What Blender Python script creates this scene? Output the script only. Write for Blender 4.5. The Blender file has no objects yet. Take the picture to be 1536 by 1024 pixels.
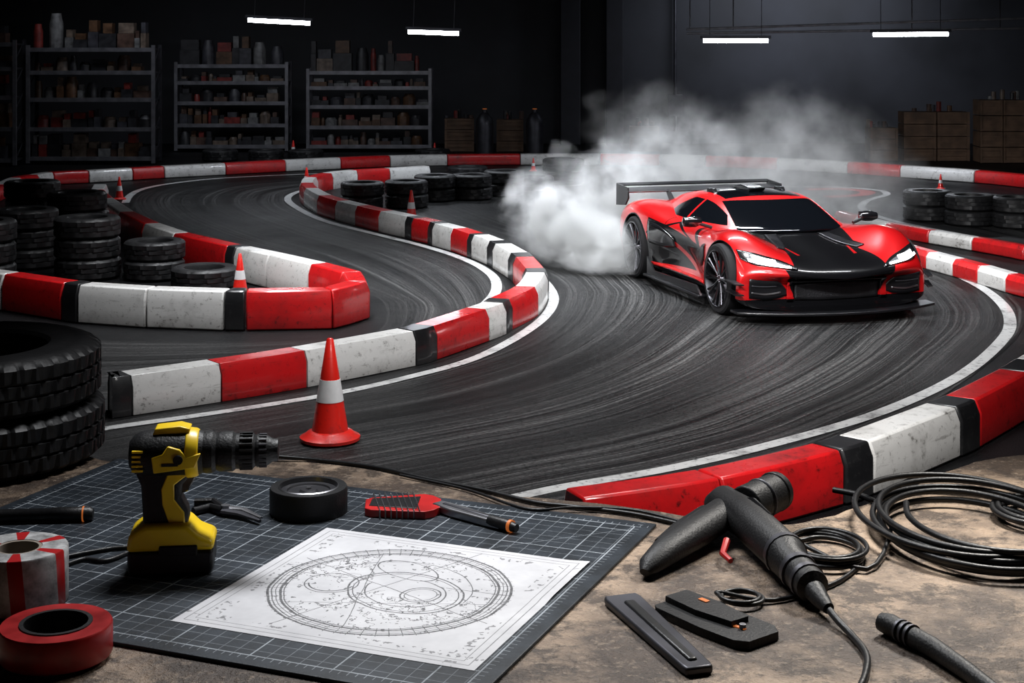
import bpy, bmesh, math, random
from mathutils import Vector, Matrix
from mathutils.bvhtree import BVHTree
random.seed(7)
FL=2400.; CH=2.66; TZ=1.66
# survey helpers : floor point / bench-top point measured from the photograph (metres)
def G(x,y): return ((x-768)*CH/(y-45), FL*CH/(y-45))
def T(x,y,z=0.0): return ((x-768)/(y-45), FL/(y-45), TZ+z)
col=bpy.context.scene.collection
# ------------------------------------------------------------------ node helpers
class X:
    def __init__(s,nt,k): s.nt=nt; s.s=k
    def op(s,o,b=None,r=False):
        n=s.nt.nodes.new('ShaderNodeMath'); n.operation=o
        for i,v in enumerate((b,s) if r else (s,b)):
            if v is None: continue
            if isinstance(v,X): s.nt.links.new(v.s,n.inputs[i])
            else: n.inputs[i].default_value=v
        return X(s.nt,n.outputs[0])
    def __add__(s,o): return s.op('ADD',o)
    __radd__=__add__
    def __sub__(s,o): return s.op('SUBTRACT',o)
    def __rsub__(s,o): return s.op('SUBTRACT',o,True)
    def __mul__(s,o): return s.op('MULTIPLY',o)
    __rmul__=__mul__
    def __truediv__(s,o): return s.op('DIVIDE',o)
    def lt(s,o): return s.op('LESS_THAN',o)
    def gt(s,o): return s.op('GREATER_THAN',o)
    def abs(s): return s.op('ABSOLUTE')
    def mx(s,o): return s.op('MAXIMUM',o)
    def mn(s,o): return s.op('MINIMUM',o)
    def sqrt(s): return s.op('SQRT')
    def sin(s): return s.op('SINE')
    def fr(s): return s.op('FRACT')
    def at2(s,o): return s.op('ARCTAN2',o)
    def clamp(s): return s.mx(0.0).mn(1.0)
def coords(nt,kind='Object'):
    tc=nt.nodes.new('ShaderNodeTexCoord'); sp=nt.nodes.new('ShaderNodeSeparateXYZ')
    nt.links.new(tc.outputs[kind],sp.inputs[0])
    return [X(nt,sp.outputs[i]) for i in range(3)], tc.outputs[kind]
def vec(nt,a,b,c=0.0):
    n=nt.nodes.new('ShaderNodeCombineXYZ')
    for i,v in enumerate((a,b,c)):
        if isinstance(v,X): nt.links.new(v.s,n.inputs[i])
        else: n.inputs[i].default_value=v
    return n.outputs[0]
def noise(nt,v,scale=5,detail=3,rough=.5):
    n=nt.nodes.new('ShaderNodeTexNoise'); nt.links.new(v,n.inputs['Vector'])
    n.inputs['Scale'].default_value=scale; n.inputs['Detail'].default_value=detail; n.inputs['Roughness'].default_value=rough
    return X(nt,n.outputs[0])
def mixc(nt,f,a,b):
    n=nt.nodes.new('ShaderNodeMix'); n.data_type='RGBA'
    nt.links.new(f.s,n.inputs[0])
    for i,v in ((6,a),(7,b)):
        if isinstance(v,(tuple,list)): n.inputs[i].default_value=(*v[:3],1)
        else: nt.links.new(v,n.inputs[i])
    return n.outputs[2]
def ramp(x,a,b): return ((x-a)*(1.0/(b-a))).clamp()
def bump(nt,bs,h,st=.3,dist=.01):
    b=nt.nodes.new('ShaderNodeBump'); b.inputs['Strength'].default_value=st; b.inputs['Distance'].default_value=dist
    nt.links.new(h.s,b.inputs['Height']); nt.links.new(b.outputs[0],bs.inputs['Normal'])
def nm(name):
    m=bpy.data.materials.new(name); m.use_nodes=True
    return m,m.node_tree,m.node_tree.nodes['Principled BSDF']
def simple(name,c,rough=.5,metal=0,var=.25,scale=6,bmp=0,bs_=60,coat=0,emit=None,es=0,spec=.5):
    m,nt,b=nm(name); (x,y,z),v=coords(nt)
    n=noise(nt,v,scale,4)
    lo=tuple(k*(1-var) for k in c); hi=tuple(min(1,k*(1+var)) for k in c)
    nt.links.new(mixc(nt,ramp(n,.3,.7),lo,hi),b.inputs['Base Color'])
    b.inputs['Metallic'].default_value=metal; b.inputs['Specular IOR Level'].default_value=spec
    nt.links.new((n*.2+(rough-.1)).s,b.inputs['Roughness'])
    if coat: b.inputs['Coat Weight'].default_value=coat; b.inputs['Coat Roughness'].default_value=.05
    if bmp: bump(nt,b,noise(nt,v,bs_,3),bmp,.005)
    if emit: b.inputs['Emission Color'].default_value=(*emit,1); b.inputs['Emission Strength'].default_value=es
    return m
def grimy(name,c,dirt=(.05,.045,.04),amt=.55,rough=.4):
    m,nt,b=nm(name); (x,y,z),v=coords(nt)
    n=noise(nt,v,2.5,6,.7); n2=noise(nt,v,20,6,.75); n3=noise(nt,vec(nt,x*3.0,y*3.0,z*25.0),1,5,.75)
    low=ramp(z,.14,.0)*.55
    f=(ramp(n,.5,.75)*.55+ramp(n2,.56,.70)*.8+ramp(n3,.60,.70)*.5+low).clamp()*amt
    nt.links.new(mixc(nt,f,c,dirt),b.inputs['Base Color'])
    nt.links.new((n*.35+(rough-.17)).s,b.inputs['Roughness'])
    b.inputs['Coat Weight'].default_value=.5; b.inputs['Coat Roughness'].default_value=.1
    bump(nt,b,n2,.2,.004); return m
# ------------------------------------------------------------------ mesh builder
class MB:
    def __init__(s): s.v=[];s.f=[];s.m=[];s.mats=[]
    def mi(s,m):
        if m not in s.mats: s.mats.append(m)
        return s.mats.index(m)
    def add(s,vs,fs,mat,M=None):
        o=len(s.v); k=s.mi(mat)
        s.v+= [tuple(M@Vector(p)) if M else tuple(p) for p in vs]
        for f in fs: s.f.append(tuple(o+i for i in f)); s.m.append(k)
    def box(s,c,d,mat,rz=0,M=None):
        R=Matrix.Translation(c)@Matrix.Rotation(rz,4,'Z')
        if M: R=M@R
        x,y,z=d[0]/2,d[1]/2,d[2]/2
        s.add([(-x,-y,-z),(x,-y,-z),(x,y,-z),(-x,y,-z),(-x,-y,z),(x,-y,z),(x,y,z),(-x,y,z)],
              [(0,3,2,1),(4,5,6,7),(0,1,5,4),(1,2,6,5),(2,3,7,6),(3,0,4,7)],mat,R)
    def lathe(s,prof,mat,n=32,M=None,closed=False,caps=True):
        vs=[];fs=[];L=len(prof)
        for k in range(n):
            a=2*math.pi*k/n
            for r,h in prof: vs.append((r*math.cos(a),r*math.sin(a),h))
        for k in range(n):
            q=(k+1)%n
            for i in range(L if closed else L-1):
                j=(i+1)%L; fs.append((k*L+i,q*L+i,q*L+j,k*L+j))
        if not closed and caps:
            if prof[0][0]>1e-6: fs.append(tuple(k*L for k in reversed(range(n))))
            if prof[-1][0]>1e-6: fs.append(tuple(k*L+L-1 for k in range(n)))
        s.add(vs,fs,mat,M)
    def cyl(s,c,r,h,mat,n=20,M=None,r2=None):
        R=Matrix.Translation(c); R=M@R if M else R
        s.lathe([(r,0),(r if r2 is None else r2,h)],mat,n,R)
    def prism(s,pts,a,b,mat,M=None):
        n=len(pts)
        vs=[(p[0],a,p[1]) for p in pts]+[(p[0],b,p[1]) for p in pts]
        s.add(vs,[tuple(range(n)),tuple(reversed(range(n,2*n)))]+[(i,i+n,(i+1)%n+n,(i+1)%n) for i in range(n)],mat,M)
    def tube(s,pts,rad,mat,n=12,M=None,flat=1.0):
        P=[Vector(p) for p in pts]; vs=[];L=len(P)
        for i,p in enumerate(P):
            t=(P[min(i+1,L-1)]-P[max(i-1,0)]).normalized()
            u=t.cross(Vector((0,0,1)))
            if u.length<1e-3: u=Vector((1,0,0))
            u.normalize(); w=u.cross(t)
            r=rad[i] if isinstance(rad,(list,tuple)) else rad
            for k in range(n):
                a=2*math.pi*k/n; vs.append(p+u*math.cos(a)*r+w*math.sin(a)*r*flat)
        fs=[(i*n+k,i*n+(k+1)%n,(i+1)*n+(k+1)%n,(i+1)*n+k) for i in range(L-1) for k in range(n)]
        fs+=[tuple(reversed(range(n))),tuple(range((L-1)*n,L*n))]
        s.add(vs,fs,mat,M)
    def obj(s,name,parent=None,loc=(0,0,0),rot=(0,0,0),bevel=0,smooth=35,bseg=2):
        me=bpy.data.meshes.new(name); me.from_pydata(s.v,[],s.f)
        for m in s.mats: me.materials.append(m)
        me.polygons.foreach_set('material_index',s.m)
        bm=bmesh.new(); bm.from_mesh(me); bmesh.ops.recalc_face_normals(bm,faces=bm.faces); bm.to_mesh(me); bm.free()
        if smooth:
            me.polygons.foreach_set('use_smooth',[True]*len(me.polygons))
            me.set_sharp_from_angle(angle=math.radians(smooth))
        me.update()
        return place(name,me,parent,loc,rot,bevel,bseg)
def place(name,me,parent=None,loc=(0,0,0),rot=(0,0,0),bevel=0,bseg=2):
    o=bpy.data.objects.new(name,me); col.objects.link(o); o.location=loc; o.rotation_euler=rot
    if parent: o.parent=parent
    if bevel:
        b=o.modifiers.new('bevel','BEVEL'); b.width=bevel; b.segments=bseg; b.limit_method='ANGLE'; b.angle_limit=math.radians(40)
    return o
def empty(name,loc=(0,0,0),rz=0,sc=1):
    o=bpy.data.objects.new(name,None); col.objects.link(o); o.location=loc; o.rotation_euler=(0,0,rz); o.scale=(sc,)*3; o.empty_display_size=.1
    return o
def cr(P,n=8,closed=False):
    P=[Vector(p) for p in P]; out=[]; L=len(P)
    for i in range(L if closed else L-1):
        if closed: a,b,c,d=P[(i-1)%L],P[i],P[(i+1)%L],P[(i+2)%L]
        else: a,b,c,d=P[max(i-1,0)],P[i],P[i+1],P[min(i+2,L-1)]
        for k in range(n):
            t=k/n
            out.append(.5*((2*b)+(c-a)*t+(2*a-5*b+4*c-d)*t*t+(3*b-a-3*c+d)*t**3))
    if not closed: out.append(P[-1])
    return out
def cable(name,pts,r,mat,n=8,parent=None,closed=False):
    cu=bpy.data.curves.new(name,'CURVE'); cu.dimensions='3D'; cu.bevel_depth=r; cu.bevel_resolution=3
    q=cr(pts,n,closed); sp=cu.splines.new('POLY'); sp.points.add(len(q)-1)
    for i,p in enumerate(q): sp.points[i].co=(*p,1)
    sp.use_cyclic_u=closed; sp.use_smooth=True
    cu.materials.append(mat); cu.use_fill_caps=True
    o=bpy.data.objects.new(name,cu); col.objects.link(o)
    if parent: o.parent=parent
    return o
# ------------------------------------------------------------------ materials
rubber=simple('tyre_rubber',(.012,.012,.013),.5,bmp=.4,bs_=40,spec=.45)
crub=simple('car_tyre_rubber',(.007,.007,.008),.7,spec=.2)
blk=simple('black_plastic',(.008,.008,.009),.42,bmp=.15,bs_=150,spec=.4)
mblk=simple('matt_black_plastic',(.010,.010,.011),.5,bmp=.25,bs_=220,spec=.3)
blkgl=simple('gloss_black',(.005,.005,.006),.18,coat=.6)
carbon=simple('carbon_black',(.004,.004,.005),.32,coat=.2,spec=.35)
steel=simple('steel',(.35,.35,.37),.35,1)
dsteel=simple('dark_steel',(.07,.07,.08),.45,.8)
rimm=simple('rim_metal',(.085,.085,.095),.3,1)
redp=simple('red_plastic',(.42,.008,.008),.4,var=.3,scale=10)
yel=simple('yellow_plastic',(.85,.57,.012),.36,var=.2)
whp=simple('white_plastic',(.7,.7,.7),.4)
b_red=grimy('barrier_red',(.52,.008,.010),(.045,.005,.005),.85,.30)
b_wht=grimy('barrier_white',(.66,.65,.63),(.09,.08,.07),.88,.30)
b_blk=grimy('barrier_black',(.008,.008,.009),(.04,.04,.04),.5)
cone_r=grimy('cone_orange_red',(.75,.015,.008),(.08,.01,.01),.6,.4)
lightw=simple('tube_emission',(1,1,1),.5,emit=(.93,.96,1),es=30)
orange=simple('amber_marker',(.45,.12,.02),.5,emit=(1,.25,.05),es=.25)
def asphalt(name,streak):
    m,nt,b=nm(name)
    (x,y,z),v=coords(nt,'Object')
    g=noise(nt,v,38,5,.8); g2=noise(nt,v,.9,4,.6); g3=noise(nt,v,100,2,.6)
    if streak:
        (u,w,_),uvv=coords(nt,'UV')
        w=w+(noise(nt,v,.5,2)-.5)*.10
        s1=noise(nt,vec(nt,u*.07,w*10.0),1,6,.75); s2=noise(nt,vec(nt,u*.10,w*26.0,3.0),1,5,.75); s3=noise(nt,vec(nt,u*.12,w*1.9,7.0),1,3); s4=noise(nt,vec(nt,u*.12,w*70.0,9.0),1,4,.75)
        st=ramp(s1,.52,.66)*.50+ramp(s2,.50,.64)*.50+ramp(s4,.50,.64)*.45
        st=st*(ramp(s3,.38,.60)*.92+.08)*(ramp(g,.40,.60)*.85+.15)
        dk=ramp(noise(nt,vec(nt,u*.07,w*13.0,5.0),1,5,.75),.47,.56)
        c=mixc(nt,st.clamp(),mixc(nt,dk,(.0012,.0012,.0015),(.0080,.0080,.0085)),(.19,.187,.184))
        sp=ramp(g3,.60,.70)*.26
    else:
        c=mixc(nt,ramp(g2*.5+g*.35,.35,.62),(.002,.002,.0025),(.010,.010,.0105))
        sp=ramp(g3,.60,.70)*.22
    c=mixc(nt,sp,c,(.11,.11,.11))
    nt.links.new(c,b.inputs['Base Color'])
    b.inputs['Specular IOR Level'].default_value=.13
    nt.links.new((.62-g2*.3).s,b.inputs['Roughness'])
    bump(nt,b,(g3*.6+g),.8,.010); return m
asph=asphalt('asphalt',False); asphs=asphalt('asphalt_with_skid_streaks',True)
linep=grimy('line_paint',(.78,.78,.77),(.06,.06,.06),.9,.5)
red_refl=grimy('painted_red_reflection',(.6,.02,.02),(.08,.02,.02),.8,.5)  # colour for red light reflected on the floor, not a marking
wallm=simple('painted_concrete_wall',(.024,.025,.030),.7,var=.4,scale=.7,bmp=.3,bs_=6)
ceilm=simple('dark_ceiling',(.008,.008,.009),.9)
# ------------------------------------------------------------------ room
mb=MB(); mb.box((0,16.5,-.1),(30,43,.2),asph); mb.obj('floor',smooth=0)
mb=MB(); mb.box((0,37.6,2.75),(30,.2,5.5),wallm); mb.obj('wall_back',smooth=0)
mb=MB(); mb.box((-14.9,16.5,2.75),(.2,42,5.5),wallm); mb.obj('wall_left',smooth=0)
mb=MB(); mb.box((14.9,16.5,2.75),(.2,42,5.5),wallm); mb.obj('wall_right',smooth=0)
mb=MB(); mb.box((0,-4.9,2.75),(30,.2,5.5),wallm); mb.obj('wall_front',smooth=0)
mb=MB(); mb.box((0,16.5,5.6),(30,43,.2),ceilm); mb.obj('ceiling',smooth=0)
for cx,w in ((855,30),(921,26)):
    mb=MB(); mb.box(((cx-768)*37.2/FL,37.2,2.75),(w*37/FL,.5,5.5),simple('column_concrete',(.02,.02,.025),.75)); mb.obj('wall_column',smooth=0,bevel=.02)
mb=MB(); mb.tube([((1013-768)*37.3/FL,37.35,.3),((1013-768)*37.3/FL,37.35,5.4)],.035,dsteel); mb.box(((1013-768)*37.3/FL,37.38,.9),(.35,.2,.5),dsteel); mb.obj('wall_conduit_pipe')
# track surface ribbons
def ribbon(name,L,R,mat,z,n=10,m=14):
    A=cr([(*G(*p),0) for p in L],n); B=cr([(*G(*p),0) for p in R],n)
    vs=[];uv=[];u=0
    for i,(a,b) in enumerate(zip(A,B)):
        if i: u+=((a+b)/2-(A[i-1]+B[i-1])/2).length
        for k in range(m+1):
            t=k/m; p=a.lerp(b,t); vs.append((p.x,p.y,z)); uv.append((u,t*3.2))
    fs=[(i*(m+1)+k,(i+1)*(m+1)+k,(i+1)*(m+1)+k+1,i*(m+1)+k+1) for i in range(len(A)-1) for k in range(m)]
    me=bpy.data.meshes.new(name); me.from_pydata(vs,[],fs); l=me.uv_layers.new(name='UVMap')
    for lp in me.loops: l.data[lp.index].uv=uv[lp.vertex_index]
    me.materials.append(mat); 
    bm=bmesh.new(); bm.from_mesh(me)
    bmesh.ops.recalc_face_normals(bm,faces=bm.faces)
    if bm.faces and sum(f.normal.z for f in bm.faces)<0: bmesh.ops.reverse_faces(bm,faces=bm.faces)
    bm.to_mesh(me); bm.free()
    return place(name,me)
ribbon('asphalt_lane',[(0,652),(165,630),(400,592),(600,555),(740,510),(805,460),(790,420),(700,380),(560,345),(470,312),(455,290),(560,275),(720,262)],
 [(330,1000),(560,830),(880,752),(1080,712),(1260,665),(1420,590),(1535,490),(1500,430),(1390,392),(1250,355),(1150,330),(1150,300),(1150,280)],asphs,.004)
ribbon('asphalt_lane',[(-200,500),(0,505),(200,512),(400,512),(560,500),(570,450),(480,425),(340,380),(230,345),(185,312),(200,288),(300,270),(480,262),(700,254)],
 [(-200,690),(0,645),(170,615),(400,575),(620,540),(740,490),(760,440),(715,392),(570,350),(460,318),(435,300),(450,287),(560,274),(720,264)],asphs,.003)
ribbon('asphalt_lane',[(1150,262),(1300,268),(1450,285),(1600,310),(1750,350)],[(1100,300),(1200,310),(1330,330),(1480,358),(1640,400)],asphs,.0035)
def pline(name,pts,w,mat=linep,z=.009,n=8):
    P=cr([(*G(*p),z) for p in pts],n); vs=[]
    for i,p in enumerate(P):
        t=(P[min(i+1,len(P)-1)]-P[max(i-1,0)]).normalized(); q=Vector((-t.y,t.x,0))*w/2
        vs+= [p+q,p-q]
    me=MB(); me.add(vs,[(2*i,2*i+1,2*i+3,2*i+2) for i in range(len(P)-1)],mat); return me.obj(name,smooth=0)
pline('track_edge_line',[(100,655),(165,643),(300,624),(430,604),(520,588),(600,570),(700,543),(765,513),(812,481),(830,455),(826,435),(806,414),(770,395)],.10)
pline('track_edge_line',[(600,520),(650,502),(700,476),(735,450),(745,430),(735,411),(700,391),(640,371),(560,351),(490,333),(452,316),(432,301),(440,291),(470,282)],.11)
pline('track_edge_line',[(700,765),(830,735),(1000,705),(1150,670),(1300,627),(1400,586),(1460,551),(1500,515),(1515,490),(1508,463),(1480,437),(1440,416),(1390,398),(1330,380)],.11)
pline('track_edge_line',[(188,305),(196,293),(215,284),(255,276),(330,268),(450,262),(600,257)],.12)
pline('track_edge_line',[(1560,375),(1440,352),(1340,332),(1295,315),(1300,302),(1330,292),(1310,285),(1240,281),(1160,281)],.12)
pline('track_red_reflection',[(1240,296),(1290,293),(1300,288),(1260,284),(1210,285)],.25,red_refl)  # reflected red light painted on the asphalt as a strip
# ------------------------------------------------------------------ barriers
def barrier(pts,h=.29,w=.25,n=4,straight=False):
    P=[Vector((*G(p[0],p[1]),0)) for p in pts]
    Q=cr(P,n) if not straight else [P[i].lerp(P[i+1],k/n) for i in range(len(P)-1) for k in range(n)]+[P[-1]]
    mb=MB(); mm={'R':b_red,'W':b_wht,'K':b_blk}
    prof=[(-w/2,.006),(-w/2,h*.72),(-w/2+.035,h),(w/2-.035,h),(w/2,h*.72),(w/2,.006)]
    for s in range(len(pts)-1):
        sub=[q.copy() for q in Q[s*n:s*n+n+1]]; c=pts[s][2]
        sub[0]+= (sub[1]-sub[0]).normalized()*.006; sub[-1]-= (sub[-1]-sub[-2]).normalized()*.006
        vs=[];e=.006 if c=='K' else 0
        for i in range(n+1):
            gi=s*n+i; t=(Q[min(gi+1,len(Q)-1)]-Q[max(gi-1,0)]).normalized(); nn=Vector((-t.y,t.x,0))
            for a,b in prof: vs.append(sub[i]+nn*(a*(1+e*4))+Vector((0,0,b*(1+e*2))))
        k=len(prof)
        fs=[(i*k+j,i*k+(j+1)%k,(i+1)*k+(j+1)%k,(i+1)*k+j) for i in range(n) for j in range(k)]
        fs+=[tuple(range(k)),tuple(reversed(range(n*k,n*k+k)))]
        mb.add(vs,fs,mm[c])
    return mb.obj('track_barrier',bevel=.014,smooth=30)
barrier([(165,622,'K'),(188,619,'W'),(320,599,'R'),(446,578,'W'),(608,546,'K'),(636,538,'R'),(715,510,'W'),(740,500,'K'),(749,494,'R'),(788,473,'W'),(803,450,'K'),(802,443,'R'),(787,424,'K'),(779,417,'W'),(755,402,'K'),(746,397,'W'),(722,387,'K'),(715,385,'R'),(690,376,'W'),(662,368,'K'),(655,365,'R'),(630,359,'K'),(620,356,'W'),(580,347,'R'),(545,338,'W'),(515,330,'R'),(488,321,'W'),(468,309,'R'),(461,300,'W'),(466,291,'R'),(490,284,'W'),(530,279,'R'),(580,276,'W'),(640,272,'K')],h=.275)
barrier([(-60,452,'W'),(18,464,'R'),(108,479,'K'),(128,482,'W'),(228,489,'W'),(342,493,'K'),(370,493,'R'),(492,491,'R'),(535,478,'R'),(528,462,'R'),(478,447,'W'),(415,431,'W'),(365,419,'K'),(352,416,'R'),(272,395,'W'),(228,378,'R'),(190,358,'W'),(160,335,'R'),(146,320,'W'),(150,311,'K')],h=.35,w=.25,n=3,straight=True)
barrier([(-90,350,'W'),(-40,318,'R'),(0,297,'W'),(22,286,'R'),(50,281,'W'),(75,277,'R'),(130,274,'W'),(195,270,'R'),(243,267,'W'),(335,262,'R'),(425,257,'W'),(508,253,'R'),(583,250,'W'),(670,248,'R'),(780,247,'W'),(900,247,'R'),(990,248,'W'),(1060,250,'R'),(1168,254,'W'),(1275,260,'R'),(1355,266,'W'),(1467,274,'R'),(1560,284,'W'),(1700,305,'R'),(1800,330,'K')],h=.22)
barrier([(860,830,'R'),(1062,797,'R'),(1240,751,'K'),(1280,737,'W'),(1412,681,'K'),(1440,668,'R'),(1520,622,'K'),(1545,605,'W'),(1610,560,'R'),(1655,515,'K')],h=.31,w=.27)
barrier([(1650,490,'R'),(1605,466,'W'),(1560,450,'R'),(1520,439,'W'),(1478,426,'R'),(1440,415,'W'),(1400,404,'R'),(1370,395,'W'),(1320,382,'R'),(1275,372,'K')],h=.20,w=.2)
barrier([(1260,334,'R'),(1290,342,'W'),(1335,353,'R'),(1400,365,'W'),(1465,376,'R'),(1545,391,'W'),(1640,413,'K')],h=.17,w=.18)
# ------------------------------------------------------------------ tyres
def tyre_mesh(name,R,W,seg=96,notch=6,dep=.035):
    rows=[(.60,-.40),(.62,-.47),(.75,-.5),(.82,-.485),(.84,-.5),(.90,-.49),(.96,-.44),(1.0,-.36),(1.0,-.15),(.965,-.14),(.965,-.10),(1,-.09),(1,.09),(.965,.10),(.965,.14),(1,.15),(1,.36),(.96,.44),(.90,.49),(.84,.5),(.82,.485),(.75,.5),(.62,.47),(.60,.40)]
    sh={6:0,7:0,8:2,11:3,12:1,15:4,16:2,17:2}
    vs=[];L=len(rows)
    for k in range(seg):
        a=2*math.pi*k/seg
        for i,(r,h) in enumerate(rows):
            if i in sh and (k+sh[i])%notch==0: r-=dep
            vs.append((R*r*math.cos(a),R*r*math.sin(a),W*h+W/2))
    fs=[(k*L+i,((k+1)%seg)*L+i,((k+1)%seg)*L+(i+1)%L,k*L+(i+1)%L) for k in range(seg) for i in range(L)]
    mb=MB(); mb.add(vs,fs,rubber); o=mb.obj(name,smooth=25); me=o.data; bpy.data.objects.remove(o); return me
TM=tyre_mesh('tyre_mesh',.36,.225,72,6); TMB=tyre_mesh('tyre_mesh_slim',.305,.132,210,5,.026)
def stack(px,py,n,sc=1,me=TM,W=.225,loc=None,jit=.018):
    x,y=G(px,py) if loc is None else loc[:2]; z=0.005 if loc is None else loc[2]
    e=empty('tyre_stack' if n>1 else 'tyre',(x,y,z),0,sc)
    for i in range(n):
        place('tyre_%d'%(i+1),me,e,(random.uniform(-jit,jit),random.uniform(-jit,jit),i*W),(0,0,random.uniform(0,6)))
for a in [(133,416,3,.97),(232,417,2,.9),(308,431,1,.95),(42,400,3,.97),(118,370,3),(-30,427,3),(50,348,3),
          (543,314,2,.9),(609,311,2,.9),(652,301,2,.9),(708,299,2,.88),(757,293,2,.9),(800,284,1),(845,277,2),(700,268,1),
          (1392,330,2,.93),(1455,337,2,.92),(1526,341,2,.92),(1594,350,2),(1480,317,1),(330,241,1),(400,241,1),(460,241,1),(650,240,1)]:
    stack(*a)
stack(0,0,2,1,TMB,.134,(-1.275,3.755,TZ+.003),.006)
# ------------------------------------------------------------------ cones
def cone(px,py,h):
    k=h/.66; mb=MB(); x,y=G(px,py)
    mb.lathe([(.175,0),(.195,.012),(.195,.03),(.165,.045),(.145,.062),(.12,.072)],cone_r,40)
    def rad(z): return .118+(.022-.118)*(z-.07)/(.59)
    for a,b,m in ((.07,.26,cone_r),(.26,.40,whp),(.40,.655,cone_r)):
        e=.002 if m is whp else 0
        mb.lathe([(rad(a)+e,a),(rad(b)+e,b)]+([(rad(b)*.6,b+.008)] if b>.6 else []),m,40)
    o=mb.obj('traffic_cone',loc=(x,y,.006),smooth=40); o.scale=(k,k,k)
for a in [(495,662,.66),(617,331,.42),(460,284,.36),(179,300,.36),(360,444,.42),(1411,284,.25),(652,236,.3),(440,236,.35),(800,257,.25)]: cone(*a)
# ------------------------------------------------------------------ back of hall
sm=[simple('stock_%d'%i,c,.45,var=.5,scale=9) for i,c in enumerate([(.07,.04,.03),(.04,.04,.048),(.16,.02,.016),(.12,.09,.07),(.02,.02,.023),(.14,.14,.14),(.08,.04,.02),(.02,.02,.023)])]
wood=simple('crate_wood',(.12,.070,.042),.7,var=.4,scale=5)
beam=simple('rack_beam',(.22,.22,.24),.4,.6)
def rack(x0,x1,ytop,ybase,top):
    Z=FL*CH/(ybase-45); s=FL/Z; xa=(x0-768)/s; w=(x1-x0)/s; h=(ybase-ytop)/s; d=.6
    e=empty('shelving_rack',(xa+w/2,Z+.3,0)); mb=MB()
    for sx in (-1,1):
        for sy in (-1,1): mb.box((sx*w/2,sy*d/2,h/2+.03),(.07,.06,h),beam if sy<0 else dsteel)
        for k in range(5): mb.tube([(sx*w/2,-d/2,h*k/5+.1),(sx*w/2,d/2,h*(k+1)/5)],.012,dsteel,6)
    lv=[.12,.30*h,.55*h,.78*h,h-.06]
    for z in lv: mb.box((0,0,z),(w,d,.035),dsteel); mb.box((0,-d/2,z),(w,.03,.08),beam)
    mb.obj('frame',e,smooth=0)
    mb=MB()
    for i,z in enumerate(lv):
        gap=(lv[i+1]-z-.08) if i<4 else .5
        if i==4 and not top: continue
        x=-w/2+.06
        while x<w/2-.25:
            bw=random.uniform(.07,.34); bh=random.uniform(.4,.95)*gap*(1.5 if i==4 else 1); m=random.choice(sm)
            if i==4: bw*=1.3; bw=min(bw,w/2-x-.02)
            if random.random()<.35:
                r=min(bw/2,.14); mb.lathe([(r,0),(r,bh*.7),(r*.8,bh*.85),(r*.7,bh)],m,12,Matrix.Translation((x+bw/2,random.uniform(-.15,.0),z+.02)))
            else:
                yy=random.uniform(-.12,.0); mb.box((x+bw/2,yy,z+.02+bh*.3),(bw,.3,bh*.58),m)
                mb.box((x+bw/2,yy,z+.02+bh*.8),(bw*random.uniform(.5,.95),.25,bh*.4),random.choice(sm))
            x+=bw+random.choice([.01,.01,.03])
    mb.obj('shelf_stock',e,smooth=30)
rack(42,230,70,247,True); rack(264,430,95,228,True); rack(462,645,105,228,True); rack(-190,22,62,250,True)
def crates(x0,x1,ytop,ybase,nx,nz):
    Z=FL*CH/(ybase-45); s=FL/Z; w=(x1-x0)/s/nx; h=(ybase-ytop)/s/nz
    e=empty('stacked_crates',(((x0+x1)/2-768)/s,Z+.3,0)); mb=MB()
    for i in range(nx):
        for k in range(nz):
            cx=(i-(nx-1)/2)*w; cz=h*k+h/2+.003
            mb.box((cx,0,cz),(w*.93,.5,h*.93),wood)
            for zz in (-.38,0,.38): mb.box((cx,-.26,cz+zz*h),(w*.96,.03,h*.18),wood)
            for xx in (-.44,.44): mb.box((cx+xx*w,-.28,cz),(w*.08,.03,h*.96),wood)
    for i in range(6): mb.cyl(((random.random()-.5)*w*nx*.9,0,h*nz),.05,random.uniform(.06,.2),random.choice(sm),10)
    mb.obj('crates',e,smooth=0)
crates(1355,1456,168,242,2,4); crates(1305,1348,192,242,1,3); crates(666,712,178,228,1,3); crates(744,786,180,228,1,3); crates(1470,1540,150,245,2,4); crates(945,990,190,228,1,2)
for px in (727,802):
    Z=34.6; mb=MB(); R=.19
    mb.lathe([(R,0),(R,.62),(R*.9,.74),(R*.5,.85),(R*.3,.88),(R*.3,.95)],dsteel,24); mb.lathe([(R*.25,.9),(R*.28,.93),(R*.25,.96)],orange,16)
    mb.obj('gas_cylinder',loc=((px-768)*Z/FL,Z,0))
# hanging tube lights
for (xa,ya,xb,yb) in ((372,29,465,36),(612,47,688,51),(1055,61,1152,61),(1310,52,1422,51)):
    Z=27.; zc=CH+(45-(ya+yb)/2)*Z/FL; L=(xb-xa)*Z/FL
    e=empty('hanging_tube_light',(((xa+xb)/2-768)*Z/FL,Z,zc),0); e.rotation_euler=(0,math.atan2((yb-ya),(xb-xa))*.7,0)
    mb=MB(); mb.box((0,0,.06),(L+.08,.14,.05),dsteel); mb.obj('housing',e)
    mb=MB(); mb.tube([(-L/2,0,0),(L/2,0,0)],.035,lightw,12); mb.obj('tube',e)
    mb=MB()
    for s in (-.4,.4): mb.tube([(s*L,0,.08),(s*L,0,5.5-zc)],.006,dsteel,6)
    mb.obj('cable',e)
    ld=bpy.data.lights.new('tube_lamp','AREA'); ld.shape='RECTANGLE'; ld.size=L; ld.size_y=.1; ld.energy=30 if xa<900 else 60; ld.color=(.85,.9,1)
    lo=bpy.data.objects.new('tube_lamp',ld); col.objects.link(lo); lo.parent=e; lo.location=(0,0,-.05)
mb=MB(); Z=29.
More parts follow.
